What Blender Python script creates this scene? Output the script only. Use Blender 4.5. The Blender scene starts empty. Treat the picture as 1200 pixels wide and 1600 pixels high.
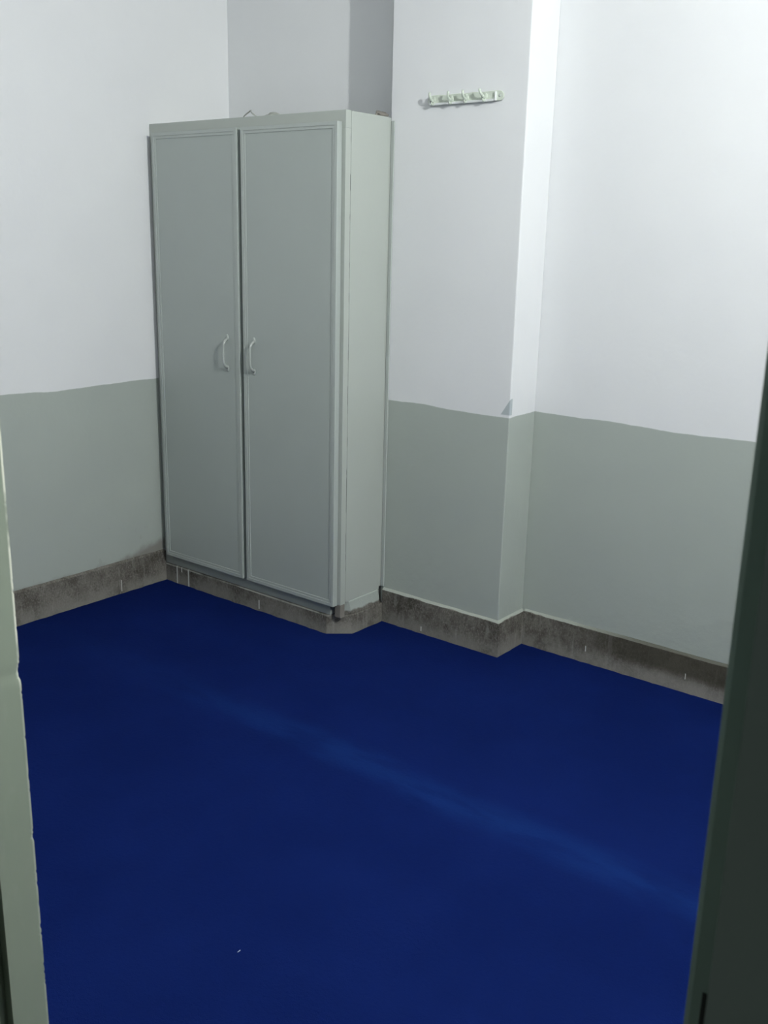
import bpy, bmesh, math, random
from mathutils import Vector, Matrix
random.seed(7)
scene = bpy.context.scene
col = scene.collection

# ------------------------------------------------------------------ camera
F_PX = 1555.1
YAW, PITCH, ROLL = -0.66394, -0.27055, 0.023455
cd = bpy.data.cameras.new('camera')
cam = bpy.data.objects.new('camera', cd)
col.objects.link(cam)
fw = Vector((math.sin(YAW) * math.cos(PITCH), math.cos(YAW) * math.cos(PITCH), math.sin(PITCH)))
rt = Vector((math.cos(YAW), -math.sin(YAW), 0))
up = rt.cross(fw)
r2 = rt * math.cos(ROLL) + up * math.sin(ROLL)
u2 = -rt * math.sin(ROLL) + up * math.cos(ROLL)
m = Matrix((r2, u2, -fw)).transposed().to_4x4()
m.translation = Vector((0, 0, 1.5))
cam.matrix_world = m
cd.sensor_fit = 'HORIZONTAL'
cd.sensor_width = 36
cd.lens = 36 * F_PX / 1200
cd.clip_start = 0.02
cd.dof.use_dof = True
cd.dof.focus_distance = 3.6
cd.dof.aperture_fstop = 20
scene.camera = cam

# ------------------------------------------------------------------ world, exposure
w = bpy.data.worlds.new('world')
scene.world = w
w.use_nodes = True
w.node_tree.nodes['Background'].inputs[0].default_value = (0.70, 0.95, 0.82, 1)
w.node_tree.nodes['Background'].inputs[1].default_value = 0.045
scene.view_settings.view_transform = 'Standard'
scene.view_settings.look = 'None'
scene.view_settings.gamma = 1
scene.view_settings.use_curve_mapping = False
scene.view_settings.exposure = 0.0
LAMP = (0.52, 1.545, 2.60)
LAMP_STRENGTH = 6100

# ------------------------------------------------------------------ measures
XL, YC, XC, ZT = -3.356, 2.718, -2.328, 1.906
YP, XP, YR, XPL = 2.974, -1.780, 3.150, -2.338
XR, YF, CEIL = 0.62, 0.58, 2.9
YD = 2.693
HB, HD, T = 0.139, 0.8985, 0.012
FLOOR = -0.008


# ------------------------------------------------------------------ material helpers
class NT:
    def __init__(s, name):
        s.m = bpy.data.materials.new(name)
        s.m.use_nodes = True
        s.t = s.m.node_tree
        s.b = s.t.nodes['Principled BSDF']
        s.pos = s.t.nodes.new('ShaderNodeNewGeometry').outputs['Position']
        sp = s.t.nodes.new('ShaderNodeSeparateXYZ')
        s.t.links.new(s.pos, sp.inputs[0])
        s.x, s.y, s.z = sp.outputs

    def lk(s, v, sock):
        if isinstance(v, bpy.types.NodeSocket):
            s.t.links.new(v, sock)
        else:
            if isinstance(v, tuple) and len(v) == 3 and sock.type == 'RGBA':
                v = (*v, 1)
            sock.default_value = v

    def math(s, op, a, b=0.0, c=None):
        n = s.t.nodes.new('ShaderNodeMath')
        n.operation = op
        s.lk(a, n.inputs[0])
        s.lk(b, n.inputs[1])
        if c is not None:
            s.lk(c, n.inputs[2])
        return n.outputs[0]

    def ramp(s, v, a, b, lo=0.0, hi=1.0):
        n = s.t.nodes.new('ShaderNodeMapRange')
        n.interpolation_type = 'SMOOTHSTEP'
        s.lk(v, n.inputs[0])
        n.inputs[1].default_value = a
        n.inputs[2].default_value = b
        n.inputs[3].default_value = lo
        n.inputs[4].default_value = hi
        return n.outputs[0]

    def noise(s, scale, detail=3.0, stretch=(1, 1, 1), rough=0.55, off=(0, 0, 0)):
        mp = s.t.nodes.new('ShaderNodeMapping')
        mp.inputs['Scale'].default_value = stretch
        mp.inputs['Location'].default_value = off
        s.t.links.new(s.pos, mp.inputs[0])
        n = s.t.nodes.new('ShaderNodeTexNoise')
        n.inputs['Scale'].default_value = scale
        n.inputs['Detail'].default_value = detail
        n.inputs['Roughness'].default_value = rough
        s.t.links.new(mp.outputs[0], n.inputs['Vector'])
        return n.outputs[0]

    def mix(s, f, a, b):
        n = s.t.nodes.new('ShaderNodeMix')
        n.data_type = 'RGBA'
        s.lk(f, n.inputs[0])
        s.lk(a, n.inputs[6])
        s.lk(b, n.inputs[7])
        return n.outputs[2]

    def box(s, ax, a, b, z0, z1, e=0.0015):
        """mask of a small rectangle on a wall: ax = the horizontal coordinate"""
        f1 = s.ramp(ax, a - e, a)
        f2 = s.ramp(ax, b, b + e, 1, 0)
        f3 = s.ramp(s.z, z0 - e, z0)
        f4 = s.ramp(s.z, z1, z1 + e, 1, 0)
        return s.math('MULTIPLY', s.math('MULTIPLY', f1, f2), s.math('MULTIPLY', f3, f4))

    def bump(s, h, strength, dist):
        n = s.t.nodes.new('ShaderNodeBump')
        n.inputs['Strength'].default_value = strength
        n.inputs['Distance'].default_value = dist
        s.lk(h, n.inputs['Height'])
        s.t.links.new(n.outputs[0], s.b.inputs['Normal'])

    def out(s, color=None, rough=None, spec=None, metal=None):
        if color is not None:
            s.lk(color, s.b.inputs['Base Color'])
        if rough is not None:
            s.lk(rough, s.b.inputs['Roughness'])
        if spec is not None:
            s.b.inputs['Specular IOR Level'].default_value = spec
        if metal is not None:
            s.b.inputs['Metallic'].default_value = metal
        return s.m


WHITE = (0.695, 0.715, 0.728)
DADO = (0.370, 0.412, 0.381)
CABINET = (0.39, 0.425, 0.395)


def wall_material(name, patch=False, grime=False):
    n = NT(name)
    wav = n.math('MULTIPLY_ADD', n.noise(2.6, 2), 0.028, -0.014)
    wav2 = n.math('MULTIPLY_ADD', n.noise(28, 2), 0.004, -0.002)
    zz = n.math('ADD', n.math('ADD', n.z, wav), wav2)
    f = n.ramp(zz, HD - 0.0015, HD + 0.0015)
    cl = n.noise(3.0, 4)
    wh = n.mix(cl, (WHITE[0] * .96, WHITE[1] * .96, WHITE[2] * .97), (WHITE[0] * 1.04, WHITE[1] * 1.035, WHITE[2] * 1.03))
    da = n.mix(cl, (DADO[0] * .95, DADO[1] * .95, DADO[2] * .96), (DADO[0] * 1.05, DADO[1] * 1.05, DADO[2] * 1.04))
    c = n.mix(f, da, wh)
    if patch:   # a dab of grey undercoat on the arris of the column, just over the dado
        lim = n.math('MULTIPLY_ADD', n.math('ADD', n.x, 1.818), 1.55, HD + 0.007)
        a = n.ramp(n.math('SUBTRACT', lim, n.z), 0.0, 0.003)
        a = n.math('MULTIPLY', a, n.ramp(n.z, HD + 0.005, HD + 0.009))
        a = n.math('MULTIPLY', a, n.ramp(n.y, 2.985, 2.99, 1, 0))
        c = n.mix(a, c, (0.40, 0.45, 0.47))
    if grime:   # bare cement showing through the paint beside the cupboard
        g = n.math('MULTIPLY_ADD', n.noise(16, 4), 0.06, -0.03)
        d = n.math('MULTIPLY', n.ramp(n.y, 2.42, 2.70, 0, 0.058), 1.0)
        gz = n.math('SUBTRACT', n.math('ADD', n.z, g), d)
        c = n.mix(n.ramp(gz, 0.112, 0.152, 0.8, 0), c, (0.19, 0.18, 0.16))
        drip = n.math('MULTIPLY', n.ramp(n.noise(30, 2, (1, 1, .6), off=(3, 1, 2)), .66, .74, 0, .35), n.ramp(n.z, .15, .40, 1, 0))
        c = n.mix(drip, c, (0.30, 0.31, 0.28))
    h = n.math('ADD', n.math('MULTIPLY', n.noise(9, 3), 1.0), n.math('MULTIPLY', n.noise(70, 3), .12))
    low = n.math('MULTIPLY', n.noise(30, 4, off=(5, 2, 1)), n.ramp(n.z, .12, .45, .8, 0))
    n.bump(n.math('ADD', h, low), 0.35, 0.006)
    r = n.math('ADD', n.ramp(zz, HD - .002, HD + .002, 0.42, 0.62), 0.0)
    return n.out(c, r, 0.4)


def cement_material(name, axis='x', ledge=True, drips=(), paint_top=None, damp=False):
    n = NT(name)
    a = n.noise(7, 5, (1, 1, 1), .65)
    b = n.noise(42, 5, (1, 1, .55), .7, off=(2, 4, 1))
    gr = n.noise(170, 3, (1, 1, .7), .7, off=(9, 1, 4))
    st = n.noise(55, 2, (1, 1, .10), .5, off=(1, 7, 3))
    c = n.mix(n.ramp(a, .35, .68), (0.062, 0.058, 0.047), (0.165, 0.157, 0.138))
    c = n.mix(n.ramp(b, .40, .75, 0, .6), c, (0.225, 0.217, 0.196))
    c = n.mix(n.ramp(gr, .50, .68, 0, .55), c, (0.27, 0.26, 0.24))
    c = n.mix(n.ramp(gr, .30, .45, .6, 0), c, (0.045, 0.042, 0.035))
    c = n.mix(n.ramp(st, .60, .72, 0, .35), c, (0.33, 0.33, 0.31))
    c = n.mix(n.math('MULTIPLY', n.ramp(n.z, 0.01, 0.075, 1, 0), n.ramp(a, .3, .55, .1, .7)), c, (0.235, 0.23, 0.205))
    wob = n.math('MULTIPLY_ADD', n.noise(20, 3), 0.008, -0.004)
    if ledge:
        zz = n.math('ADD', n.z, wob)
        c = n.mix(n.ramp(zz, HB - .006, HB - .004), c, (0.34, 0.37, 0.335))
    if paint_top is not None:
        wob2 = n.math('MULTIPLY_ADD', n.noise(22, 4), 0.03, -0.015)
        zz = n.math('ADD', n.z, wob2)
        pf = n.ramp(zz, paint_top - .004, paint_top + .006)
        pf = n.math('MULTIPLY', pf, n.ramp(n.y, 2.735, 2.755))
        c = n.mix(pf, c, DADO)
    if paint_top is not None:       # a smeared line of paint along the top edge of the front
        lf = n.math('MULTIPLY', n.ramp(n.math('ADD', n.z, wob), .0705, .0735), n.ramp(n.y, 2.724, 2.728, 1, 0))
        c = n.mix(n.math('MULTIPLY', lf, n.ramp(n.noise(9, 3, off=(2, 0, 5)), .38, .55, .15, .8)), c, (0.40, 0.40, 0.36))
    if damp:
        df = n.math('MULTIPLY', n.ramp(n.x, -1.75, -1.25), n.ramp(n.math('ADD', n.z, wob), .035, .075))
        c = n.mix(n.math('MULTIPLY', df, .8), c, (0.045, 0.042, 0.030))
        c = n.mix(n.math('MULTIPLY', n.ramp(n.z, .02, .06, .5, 0), n.ramp(n.x, -1.6, -1.1)), c, (0.26, 0.25, 0.23))
    ax = n.x if axis == 'x' else n.y
    for (p, wd, z0, z1) in drips:
        c = n.mix(n.math('MULTIPLY', n.box(ax, p - wd / 2, p + wd / 2, z0, z1, .001), .85), c, (0.62, 0.64, 0.60))
    n.bump(n.math('ADD', b, n.math('MULTIPLY', n.noise(120, 3), .5)), 0.5, 0.004)
    return n.out(c, 0.8, 0.2)


def simple(name, color, rough=.45, spec=.5, var=.05, bump=0.15, bs=60, metal=0):
    n = NT(name)
    f = n.noise(6, 4)
    lo = tuple(v * (1 - var) for v in color)
    hi = tuple(v * (1 + var) for v in color)
    c = n.mix(f, lo, hi)
    n.bump(n.noise(bs, 3), bump, 0.0015)
    return n.out(c, rough, spec, metal)


M = {}
M['wall'] = wall_material('painted_plaster')
M['wall_column'] = wall_material('painted_plaster_column', patch=True)
M['wall_left'] = wall_material('painted_plaster_left', grime=True)
M['ceiling'] = simple('ceiling_white', (.8, .8, .79), .8, .2)
M['base'] = cement_material('cement_skirting', 'x', True, [(-1.50, .0025, .045, .066), (-1.12, .002, .05, .07)], damp=True)
M['base_left'] = cement_material('cement_skirting_left', 'y', False, [(2.47, .0022, .01, .06)])
M['base_column'] = cement_material('cement_skirting_column', 'x', True, [(-2.12, .004, .01, .028)])
M['plinth'] = cement_material('cement_plinth', 'x', False,
                              [(-3.276, .007, -.01, .078), (-3.245, .006, .056, .078), (-3.201, .008, -.01, .078), (-2.766, .006, .008, .046)],
                              paint_top=.092)
M['floor'] = simple('floor_cement', (.2, .19, .17), .8, .2)
M['cabinet'] = simple('cabinet_enamel', CABINET, .38, .5, .02, .12, 45)
M['door'] = simple('door_enamel', (.372, .414, .394), .34, .5, .02, .06, 30)
M['trim'] = simple('trim_enamel', (.395, .436, .415), .33, .55, .04, .1, 80)
M['handle'] = simple('handle_enamel', (.37, .405, .385), .3, .6, .02, .05, 80)
M['inner'] = simple('recess_board', (.17, .18, .175), .6, .3, .08)
M['hook'] = simple('hook_shaded', (.50, .56, .49), .35, .5, .08, .3, 120)  # toned darker: shade of hooks turned from the lamp, put into the colour
M['plate'] = simple('painted_plate', (.55, .61, .53), .4, .4, .12, .4, 60)
M['lip'] = simple('painted_lip', (.66, .69, .69), .4, .4, .04, .2, 60)
M['frame'] = simple('frame_enamel', (.215, .255, .205), .45, .4, .12, .12, 40)
n = NT('frame_enamel')
cc = n.mix(n.noise(5, 4), (.195, .235, .188), (.235, .275, .222))
cc = n.mix(n.ramp(n.noise(40, 4, (1, 1, .3)), .55, .75, 0, .4), cc, (.25, .285, .24))
cc = n.mix(n.math('MULTIPLY', n.math('MULTIPLY', n.ramp(n.y, .5762, .5775), n.ramp(n.noise(14, 3), .35, .5)), n.ramp(n.z, .95, 1.05, .3, 1)), cc, (.62, .64, .55))   # arris paint rubbed pale, with its lamplit edge painted in
n.bump(n.noise(40, 3), .12, .0015)
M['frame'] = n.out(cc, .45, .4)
M['frame_dark'] = simple('frame_enamel_right', (.36, .47, .41), .5, .4, .10, .3, 26)
M['slot'] = simple('slot_black', (.03, .03, .03), .5, .5, .1)
M['wire'] = simple('wire_sheath', (.36, .38, .35), .6, .3, .1)
M['mortar'] = simple('crumbled_mortar', (.20, .19, .17), .95, .1, .35, 1.0, 80)
M['lint'] = simple('lint', (.7, .75, .85), .9, .1)

# dashes of cracked paint along the side panel of the cupboard
n = NT('crack')
c = n.mix(n.ramp(n.noise(26, 2, (1, 1, .5)), .42, .52), (0.03, 0.03, 0.027), (CABINET[0] * .75, CABINET[1] * .75, CABINET[2] * .75))
M['crack'] = n.out(c, .8, .1)

# carpet
n = NT('blue_carpet')
blot = n.noise(2.3, 4, off=(4, 2, 0))
fine = n.noise(420, 2)
fuzz = n.noise(60, 4)
c = n.mix(n.ramp(blot, .32, .70), (0.0032, 0.0104, 0.080), (0.0044, 0.0134, 0.098))
c = n.mix(n.math('MULTIPLY', fuzz, .35), c, (0.0036, 0.0135, 0.098))
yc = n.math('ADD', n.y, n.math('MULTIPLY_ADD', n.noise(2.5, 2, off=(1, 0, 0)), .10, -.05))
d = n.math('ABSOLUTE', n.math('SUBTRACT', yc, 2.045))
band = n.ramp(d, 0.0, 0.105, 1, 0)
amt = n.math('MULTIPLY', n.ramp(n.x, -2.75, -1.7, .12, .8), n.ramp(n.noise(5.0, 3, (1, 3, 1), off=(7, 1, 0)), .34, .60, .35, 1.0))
c = n.mix(n.math('MULTIPLY', band, amt), c, (0.0066, 0.026, 0.142))      # paler streak, stronger towards the right
n.bump(n.math('ADD', n.math('MULTIPLY', fine, .6), n.noise(90, 3)), .8, .003)
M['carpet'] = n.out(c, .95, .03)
M['carpet'].node_tree.nodes['Principled BSDF'].inputs['Sheen Weight'].default_value = 0.0

# bulb
bm_ = bpy.data.materials.new('lit_bulb')
bm_.use_nodes = True
bb = bm_.node_tree.nodes['Principled BSDF']
bb.inputs['Emission Color'].default_value = (0.985, 1.0, 0.975, 1)
bb.inputs['Emission Strength'].default_value = LAMP_STRENGTH
M['bulb'] = bm_


# ------------------------------------------------------------------ mesh helpers
def link(name, bm, mat, parent=None, smooth=False, bevel=0, shift=None):
    me = bpy.data.meshes.new(name)
    bmesh.ops.recalc_face_normals(bm, faces=bm.faces[:])
    root = parent
    while root is not None and root.parent is not None:
        root = root.parent
    if root is not None:
        bmesh.ops.translate(bm, verts=bm.verts[:], vec=-Vector(root.location))
    bm.to_mesh(me)
    bm.free()
    if smooth:
        for p in me.polygons:
            p.use_smooth = True
    for mt in (mat if isinstance(mat, (list, tuple)) else [mat]):
        me.materials.append(M[mt])
    o = bpy.data.objects.new(name, me)
    col.objects.link(o)
    if parent is not None:
        o.parent = parent
    if bevel:
        bv = o.modifiers.new('bevel', 'BEVEL')
        bv.width = bevel
        bv.segments = 2
        bv.limit_method = 'ANGLE'
        bv.angle_limit = math.radians(40)
    return o


def bx(bm, x0, x1, y0, y1, z0, z1, mi=0):
    vs = [bm.verts.new((x, y, z)) for x in (x0, x1) for y in (y0, y1) for z in (z0, z1)]
    for f in ((0, 1, 3, 2), (4, 6, 7, 5), (0, 4, 5, 1), (2, 3, 7, 6), (0, 2, 6, 4), (1, 5, 7, 3)):
        fc = bm.faces.new([vs[i] for i in f])
        fc.material_index = mi


def box(*a):
    bm = bmesh.new()
    bx(bm, *a)
    return bm


def prism(pts, z0, z1, bm=None):
    """extrude a plan outline between two heights"""
    bm = bm or bmesh.new()
    lo = [bm.verts.new((x, y, z0)) for x, y in pts]
    hi = [bm.verts.new((x, y, z1)) for x, y in pts]
    k = len(pts)
    bm.faces.new(lo)
    bm.faces.new(hi)
    for i in range(k):
        bm.faces.new((lo[i], lo[(i + 1) % k], hi[(i + 1) % k], hi[i]))
    return bm


def tube(bm, path, rads, seg=12, flat=1.0):
    """sweep a round section along a path; rads = radius per point"""
    rings = []
    path = [Vector(p) for p in path]
    ref = None
    for i, p in enumerate(path):
        t = (path[min(i + 1, len(path) - 1)] - path[max(i - 1, 0)]).normalized()
        if ref is None:
            ref = t.orthogonal().normalized()
        ref = (ref - t * ref.dot(t)).normalized()
        b = t.cross(ref)
        rr = rads[i] if isinstance(rads, (list, tuple)) else rads
        rings.append([bm.verts.new(p + (ref * math.cos(a) + b * math.sin(a) * flat) * rr)
                      for a in [2 * math.pi * k / seg for k in range(seg)]])
    for A, B in zip(rings, rings[1:]):
        for k in range(seg):
            bm.faces.new((A[k], A[(k + 1) % seg], B[(k + 1) % seg], B[k]))
    bm.faces.new(rings[0])
    bm.faces.new(rings[-1])
    return bm


def ellipsoid(bm, c, r, seg=16, rings=10):
    g = bmesh.ops.create_uvsphere(bm, u_segments=seg, v_segments=rings, radius=1)
    for v in g['verts']:
        v.co = Vector((v.co.x * r[0] + c[0], v.co.y * r[1] + c[1], v.co.z * r[2] + c[2]))


def empty(name, loc, label=None, cat=None, group=None, kind=None):
    o = bpy.data.objects.new(name, None)
    col.objects.link(o)
    o.location = loc
    o.empty_display_size = .05
    if label:
        o['label'] = label
        o['category'] = cat
    if group:
        o['group'] = group
    if kind:
        o['kind'] = kind
    return o


def struct(name, bm, mat, **k):
    o = link(name, bm, mat, **k)
    o['kind'] = 'structure'
    return o


# ------------------------------------------------------------------ the room
WT = 0.15
struct('floor', box(XL - WT, XR + WT, -0.9, YR + WT, -.12, FLOOR), 'floor')
struct('ceiling', box(XL - WT, XR + WT, YF - .13, YR + WT, CEIL, CEIL + .12), 'ceiling')
struct('wall_left', box(XL - WT, XL, YF - .13, YR + WT, FLOOR, CEIL), 'wall_left')
struct('wall_back', box(XL, XR, YR, YR + WT, FLOOR, CEIL), 'wall')
struct('wall_column', box(XPL, XP, YP, YR, FLOOR, CEIL), 'wall_column', bevel=.004)
struct('wall_right', box(XR, XR + WT, YF - .13, YR + WT, FLOOR, CEIL), 'wall')
fbm = bmesh.new()
bx(fbm, XL, -1.036, YF - .13, YF, FLOOR, CEIL)
bx(fbm, -0.13, XR, YF - .13, YF, FLOOR, CEIL)
bx(fbm, -1.036, -0.13, YF - .13, YF, 2.09, CEIL)
struct('wall_front', fbm, 'wall')


# skirting, a band of bare cement standing a little proud of the plaster
def skirt(name, pts, inner, mat):
    """pts: front line (plan), inner: line on the wall; top edge gently sloped and uneven"""
    bm = bmesh.new()
    N = len(pts)
    rows = [[], [], [], []]
    for (x, y), (xi, yi) in zip(pts, inner):
        dz = random.uniform(-.0012, .0012)
        rows[0].append(bm.verts.new((x, y, FLOOR)))
        rows[1].append(bm.verts.new((x, y, HB - .006 + dz)))
        rows[2].append(bm.verts.new((xi, yi, HB + .002 + dz)))
        rows[3].append(bm.verts.new((xi, yi, FLOOR)))
    for i in range(N - 1):
        for a in range(4):
            b = (a + 1) % 4
            bm.faces.new((rows[a][i], rows[a][i + 1], rows[b][i + 1], rows[b][i]))
    bm.faces.new([r[0] for r in rows])
    bm.faces.new([r[-1] for r in rows])
    return struct(name, bm, mat)


def seg_pts(a, b, step=.06):
    a, b = Vector(a), Vector(b)
    k = max(1, int((b - a).length / step))
    return [tuple(a.lerp(b, i / k)) for i in range(k + 1)]


skirt('baseboard_left', [(x + random.uniform(-.0006, .0006), y) for x, y in seg_pts((XL + .010, YF), (XL + .010, YC - .004))],
      seg_pts((XL, YF), (XL, YC - .004)), 'base_left')
p1 = seg_pts((-2.318, YP - T), (XP + T, YP - T)) + seg_pts((XP + T, YP - T), (XP + T, YR - T))[1:]
q1 = seg_pts((-2.318, YP), (XP, YP)) + seg_pts((XP, YP), (XP, YR))[1:]
while len(q1) < len(p1):
    q1.append(q1[-1])
skirt('baseboard_column', p1, q1[:len(p1)], 'base_column')
skirt('baseboard_back', seg_pts((XP + T, YR - T), (XR, YR - T)), seg_pts((XP + T, YR), (XR, YR)), 'base')
# ------------------------------------------------------------------ door frame round the camera
door = empty('door_1', (-.583, YF, 0), kind='structure')
bm = bmesh.new()
FX = -0.9845          # reveal face of the left jamb
NZ = 640
prof = [(0, 0), (0, -.0485), (-.014, -.0485), (-.014, -.125), (-.05, -.125), (-.05, 0)]
rows = []
for i in range(NZ + 1):
    z = FLOOR + (2.05 - FLOOR) * i / NZ
    chip = 0.0
    if random.random() < .12:
        chip = random.uniform(.0003, .0009)
    base_c = .0002 * math.sin(z * 5)
    dz = (z - 1.002) / .0085
    notch = .0058 * math.exp(-dz * dz)
    chip += .0018 * math.exp(-((z - .785) / .003) ** 2)
    ring = []
    for k, (dx, dy) in enumerate(prof):
        if k == 0:      # the arris towards the room: chipped
            ring += [bm.verts.new((FX - .0040 - notch, YF, z)), bm.verts.new((FX - chip * .5 - notch, YF - .0008 - chip, z)),
                     bm.verts.new((FX + base_c - notch * .2, YF - .006, z))]
        else:
            ring.append(bm.verts.new((FX + dx, YF + dy, z)))
    rows.append(ring)
k = len(rows[0])
for A, B in zip(rows, rows[1:]):
    for j in range(k):
        bm.faces.new((A[j], A[(j + 1) % k], B[(j + 1) % k], B[j]))
bm.faces.new(rows[0])
bm.faces.new(rows[-1])
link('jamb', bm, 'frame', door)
# right jamb: a moulded face towards the corridor and a long bolt slot, its dark painted as a black strip
bm = bmesh.new()
RX = -0.1815
pr = [(RX, YF), (RX + .0045, YF - .003), (RX + .021, YF - .003), (RX + .024, YF - .010), (RX + .037, YF - .010), (RX + .040, YF - .016),
      (RX + .085, YF - .016), (RX + .085, YF + .02), (RX, YF + .02)]
bm = prism(pr, FLOOR, 2.05)
o = link('jamb', bm, 'frame_dark', door, bevel=.0012)
sx = -.1706
link('slot_strip', prism([(sx, YF - .0034), (sx + .0042, YF - .0034), (sx + .0042, YF), (sx, YF)], .60, 1.016), 'slot', o, bevel=.001)
link('head_jamb', box(-1.036, -.10, YF - .125, YF, 2.05, 2.09), 'frame', door)

# ------------------------------------------------------------------ carpet
out = []


def wob(a, b, amp=.0035, step=.028):
    a, b = Vector(a), Vector(b)
    k = max(1, int((b - a).length / step))
    nrm = Vector((-(b - a).y, (b - a).x)).normalized()
    res = []
    for i in range(k):
        p = a.lerp(b, i / k) + nrm * random.uniform(-amp, amp) * (1 if i else 0)
        res.append((p.x, p.y))
    return res


corners = [(XL + .0105, YF + .002), (XL + .0105, YC - .004), (-2.395, YC - .0045), (-2.320, 2.781), (-2.3165, YP - T), (XP + T, YP - T), (XP + T, YR - T),
           (XR, YR - T), (XR, YF + .002)]
for a, b in zip(corners, corners[1:] + corners[:1]):
    out += wob(a, b)
bm = prism(out, FLOOR, 0.0)
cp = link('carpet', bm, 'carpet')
cp['label'] = 'royal blue fitted carpet covering the whole floor, with a paler streak across it'
cp['category'] = 'carpet'

# ------------------------------------------------------------------ cupboard plinth (masonry)
pl = [(XL + .001, YC - .002), (-2.395, YC - .0035), (-2.320, 2.781), (-2.3175, YP - .0005), (-2.345, YP - .0005), (-2.345, 3.145), (XL + .001, 3.145)]
bm = bmesh.new()
base = [(x, y, FLOOR) for x, y in pl]
lo = [bm.verts.new(v) for v in base]
mid = [bm.verts.new((x, y, .078)) for x, y in pl]
bm.faces.new(lo)
for i in range(len(pl)):
    j = (i + 1) % len(pl)
    bm.faces.new((lo[i], lo[j], mid[j], mid[i]))
bm.faces.new(mid)
# upstand of plaster on the side, sloping back against the cupboard panel
a = [(-2.352, 2.752, .078), (-2.3235, 2.782, .078), (-2.3185, 2.952, .078), (-2.352, 2.952, .078)]
b = [(-2.352, 2.754, .1365), (-2.3268, 2.765, .1365), (-2.3265, 2.948, .1365), (-2.352, 2.948, .1365)]
A = [bm.verts.new(v) for v in a]
B = [bm.verts.new(v) for v in b]
bm.faces.new(A)
bm.faces.new(B)
for i in range(4):
    j = (i + 1) % 4
    bm.faces.new((A[i], A[j], B[j], B[i]))
struct('trim_1', bm, 'plinth', bevel=.003)

# ------------------------------------------------------------------ the cupboard
cb = empty('cupboard', (-2.85, 2.9, .08), 'tall grey-green painted two-door cupboard built between left wall and column', 'cupboard')
bm = bmesh.new()
bx(bm, XL + .002, -2.346, 2.745, 3.146, .0805, 1.900)
link('carcass', bm, 'inner', cb)
link('side_panel', box(-2.3455, XC - .001, 2.7486, 2.9535, .1368, ZT - .001), 'cabinet', cb, bevel=.001)
link('side_batten', box(-2.3455, XC - .0035, 2.9545, 2.9693, .146, ZT - .002), 'cabinet', cb, bevel=.001)
link('crack_line', box(-2.345, XC - .0022, 2.7452, 2.7485, .14, ZT - .004), 'crack', cb)
fr = bmesh.new()
bx(fr, XL + .001, XC, YC, 2.745, 1.848, ZT)                    # header
bx(fr, XL + .001, XL + .055, YC, 2.745, .0805, 1.848)          # left stile
bx(fr, XC - .052, XC, YC, 2.745, .132, 1.848)                  # right stile
bx(fr, -2.852, -2.792, YC, 2.745, .0805, 1.848)                # middle stile
bx(fr, XL + .055, XC - .052, YC + .0005, 2.7445, .0805, .150)   # bottom rail
link('face_frame', fr, 'cabinet', cb, bevel=.0012)
# raw foot of the corner stile where the paint has come away
bm = prism([(XC - .030, YC + .0005), (XC + .0005, YC + .0005), (XC + .0005, 2.744), (XC - .030, 2.744)], .0785, .1315)
link('stile_foot', bm, 'mortar', cb, bevel=.003)
link('top_panel', box(XL + .002, -2.343, 2.746, 3.145, 1.9005, 1.905), 'cabinet', cb)
link('gap_line', box(-2.3455, -2.3338, 2.9695, YP - .001, .150, ZT - .014), 'crack', cb)
link('cover_strip', box(-2.3305, XPL + .0215, YP - .007, YP - .0005, .146, ZT - .012), 'trim', cb, bevel=.0015)


def cup_door(x0, x1, z0, z1, hx, label=None):
    d = box(x0, x1, YD + .003, YC - .001, z0, z1)
    dr = link('door', d, 'door', cb, bevel=.001)
    # edging strip round the leaf, in two steps
    t = bmesh.new()
    w1, w2 = .013, .023
    for (wa, wb, yy) in ((0, w1, YD - .0010), (w1, w2, YD + .0006)):
        o0 = [(x0 + wa, z0 + wa), (x1 - wa, z0 + wa), (x1 - wa, z1 - wa), (x0 + wa, z1 - wa)]
        i0 = [(x0 + wb, z0 + wb), (x1 - wb, z0 + wb), (x1 - wb, z1 - wb), (x0 + wb, z1 - wb)]
        vo = [t.verts.new((x, yy, z)) for x, z in o0]
        vi = [t.verts.new((x, yy, z)) for x, z in i0]
        vob = [t.verts.new((x, YD + .0031, z)) for x, z in o0]
        vib = [t.verts.new((x, YD + .0031, z)) for x, z in i0]
        for i in range(4):
            j = (i + 1) % 4
            t.faces.new((vo[i], vo[j], vi[j], vi[i]))
            t.faces.new((vob[i], vob[j], vib[j], vib[i]))
            t.faces.new((vo[i], vo[j], vob[j], vob[i]))
            t.faces.new((vi[i], vi[j], vib[j], vib[i]))
    link('door_edging', t, 'trim', dr, bevel=.0006)
    # bow handle with an oval foot at each end
    h = bmesh.new()
    zc, hl = 1.044, .056
    path, rad = [], []
    K = 22
    for i in range(K + 1):
        s = -1 + 2 * i / K
        off = .021 * (1 - abs(s) ** 6)
        path.append((hx + .004 * s * 0, YD + .001 - off, zc + hl * s * (1.0 - .04 * (1 - abs(s)))))
        rad.append(.0042 + .0016 * abs(s) ** 4)
    tube(h, path, rad, 12, 1.0)
    for s in (-1, 1):
        ellipsoid(h, (hx, YD + .0025, zc + s * (hl + .004)), (.0075, .0045, .0125), 16, 8)
    link('handle', h, 'handle', dr, smooth=True)
    return dr


cup_door(-3.314, -2.8345, .129, 1.869, -2.9035)
cup_door(-2.812, -2.3435, .129, 1.869, -2.7565)

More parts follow.
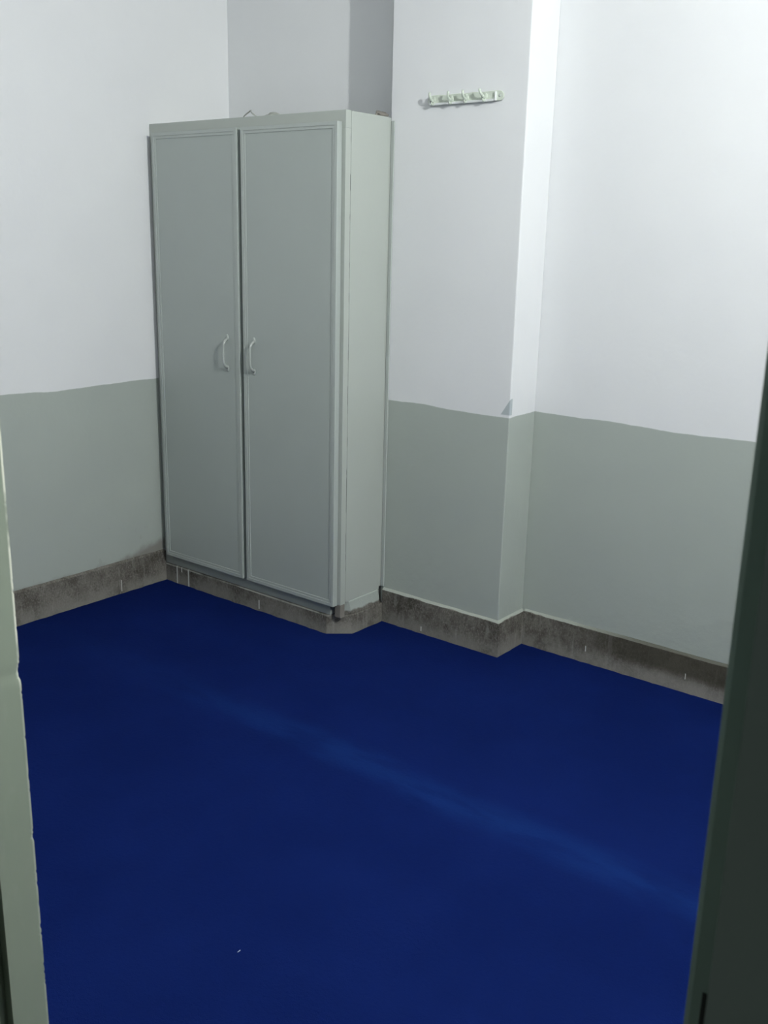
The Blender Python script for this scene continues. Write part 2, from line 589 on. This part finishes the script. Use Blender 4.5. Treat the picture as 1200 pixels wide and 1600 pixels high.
# ------------------------------------------------------------------ bits lying on top of the cupboard
bm = bmesh.new()
pth = []
for i in range(26):
    a = i / 25
    pth.append((-2.866 + .092 * a, 2.752 + .02 * math.sin(a * 5 + .4), 1.908 + .026 * math.sin(a ** .75 * math.pi) ** .9))
tube(bm, pth, .0026, 8)
o = link('wire_offcut', bm, 'wire', smooth=True)
o['label'] = 'short bent wire offcut lying on top of the cupboard above its doors'
o['category'] = 'wire'


def lump(name, c, r, seed, label, cat='mortar lump'):
    rnd = random.Random(seed)
    bm = bmesh.new()
    bmesh.ops.create_icosphere(bm, subdivisions=3, radius=1)
    ph = [rnd.uniform(0, 6) for _ in range(6)]
    for v in bm.verts:
        p = v.co.copy()
        k = 1 + .18 * math.sin(p.x * 4 + ph[0]) + .15 * math.sin(p.y * 5 + ph[1]) + .12 * math.sin(p.z * 6 + ph[2] + p.x * 3)
        q = Vector((p.x * r[0] * k, p.y * r[1] * k, max(p.z, -.35) * r[2] * k))
        v.co = q + Vector(c)
    zmin = min(v.co.z for v in bm.verts)
    for v in bm.verts:
        v.co.z += 1.9055 - zmin
    o = link(name, bm, 'mortar' if 'dark' in label else 'wire', smooth=True)
    o['label'] = label
    o['category'] = cat
    return o


lump('plaster_crumb', (-2.715, 2.765, 1.909), (.040, .014, .009), 3, 'small flat pale crumb of plaster on top of the cupboard beside the wire', 'plaster crumb')
lump('mortar_lump', (-2.355, 2.945, 1.909), (.011, .030, .013), 5, 'dark rough mortar lump on top of the cupboard against the column', 'mortar lump')

# ------------------------------------------------------------------ hook rail on the column
hr = empty('hook_rail', (-2.02, YP, 1.95), 'white painted coat hook rail with four small hooks screwed high on the column', 'coat rack')
bm = bmesh.new()
K = 40
HX0, HX1 = -2.172, -1.868
zc = 1.950
top, bot = [], []
for i in range(K + 1):
    s = i / K
    x = HX0 + (HX1 - HX0) * s
    e = min(1, min(s, 1 - s) / .05)
    sc = .0020 * abs(math.sin(s * math.pi * 4))
    hh = .014 * math.sqrt(max(0, 1 - (1 - e) ** 2)) * .7 + .005
    top.append((x, zc + hh + sc))
    bot.append((x, zc - hh))
for y0, y1 in ((YP - .0075, YP - .0005),):
    loop = top + bot[::-1]
    fa = [bm.verts.new((x, y0, z)) for x, z in loop]
    ba = [bm.verts.new((x, y1, z)) for x, z in loop]
    bm.faces.new(fa)
    bm.faces.new(ba)
    for i in range(len(loop)):
        j = (i + 1) % len(loop)
        bm.faces.new((fa[i], fa[j], ba[j], ba[i]))
link('back_plate', bm, 'plate', hr, bevel=.0015)
bm = bmesh.new()
bx(bm, HX0 + .012, HX1 - .030, YP - .0125, YP - .0070, zc - .0165, zc - .0085)
link('lower_lip', bm, 'lip', hr, bevel=.0018)
for k, hx in enumerate((-2.146, -2.073, -2.012, -1.938)):
    bm = bmesh.new()
    ellipsoid(bm, (hx, YP - .0085, zc), (.0095, .0035, .012), 14, 8)
    lean = (.000, .002, .001, -.004)[k]
    tube(bm, [(hx, YP - .008, zc - .002), (hx, YP - .018, zc - .003), (hx, YP - .029, zc + .004), (hx + lean, YP - .033, zc + .011), (hx + lean * 1.6, YP - .034, zc + .019),
              (hx + lean * 1.8, YP - .033, zc + .023)], [.0055, .0052, .0045, .0042, .0046, .0024], 10)
    tube(bm, [(hx, YP - .008, zc - .006), (hx + .002, YP - .016, zc - .014), (hx + .003, YP - .024, zc - .014), (hx + .003, YP - .027, zc - .007)],
         [.004, .0036, .0034, .0026], 10)
    link('hook', bm, 'hook', hr, smooth=True)
for ex in (HX0 + .010, HX1 - .030):
    bm = bmesh.new()
    bx(bm, ex, ex + .005, YP - .016, YP - .0005, zc - .015, zc + .014)
    link('end_bracket', bm, 'lip', hr, bevel=.002)
for sx_, nm in ((HX0 + .008, 'screw'), (HX1 - .014, 'screw')):
    bm = bmesh.new()
    ellipsoid(bm, (sx_, YP - .0078, zc + .001), (.0045, .0022, .0045), 12, 6)
    link(nm, bm, 'trim', hr, smooth=True)

# a speck on the carpet
bm = bmesh.new()
tube(bm, [(-1.3515, 1.250, .0009), (-1.351, 1.254, .0016), (-1.3518, 1.258, .0009)], .0008, 6)
o = link('lint_speck', bm, 'lint', smooth=True)
o['label'] = 'tiny white speck of lint on the blue carpet near the doorway'
o['category'] = 'lint'

# ------------------------------------------------------------------ the room's lamp, high on the right wall, out of view
lp = empty('wall_lamp', (XR, LAMP[1], LAMP[2]), 'lit round white lamp high on the right wall', 'lamp')


def disc_body(prof, mat, name, seg=32):
    """turned shape round the -x axis; prof = (distance from the wall, radius)"""
    bm = bmesh.new()
    rings = []
    for d, rr in prof:
        rings.append([bm.verts.new((XR - d, LAMP[1] + rr * math.cos(2 * math.pi * q / seg), LAMP[2] + rr * math.sin(2 * math.pi * q / seg))) for q in range(seg)])
    for A_, B_ in zip(rings, rings[1:]):
        for q in range(seg):
            bm.faces.new((A_[q], A_[(q + 1) % seg], B_[(q + 1) % seg], B_[q]))
    bm.faces.new(rings[0])
    bm.faces.new(rings[-1])
    return link(name, bm, mat, lp, smooth=True)


disc_body([(.0005, .045), (.012, .045), (.016, .024), (.055, .024), (.085, .036), (.0885, .038)], 'trim', 'holder')
disc_body([(.089, .036), (.0925, .0345), (.095, .026), (.0965, .014), (.097, .003)], 'bulb', 'bulb')
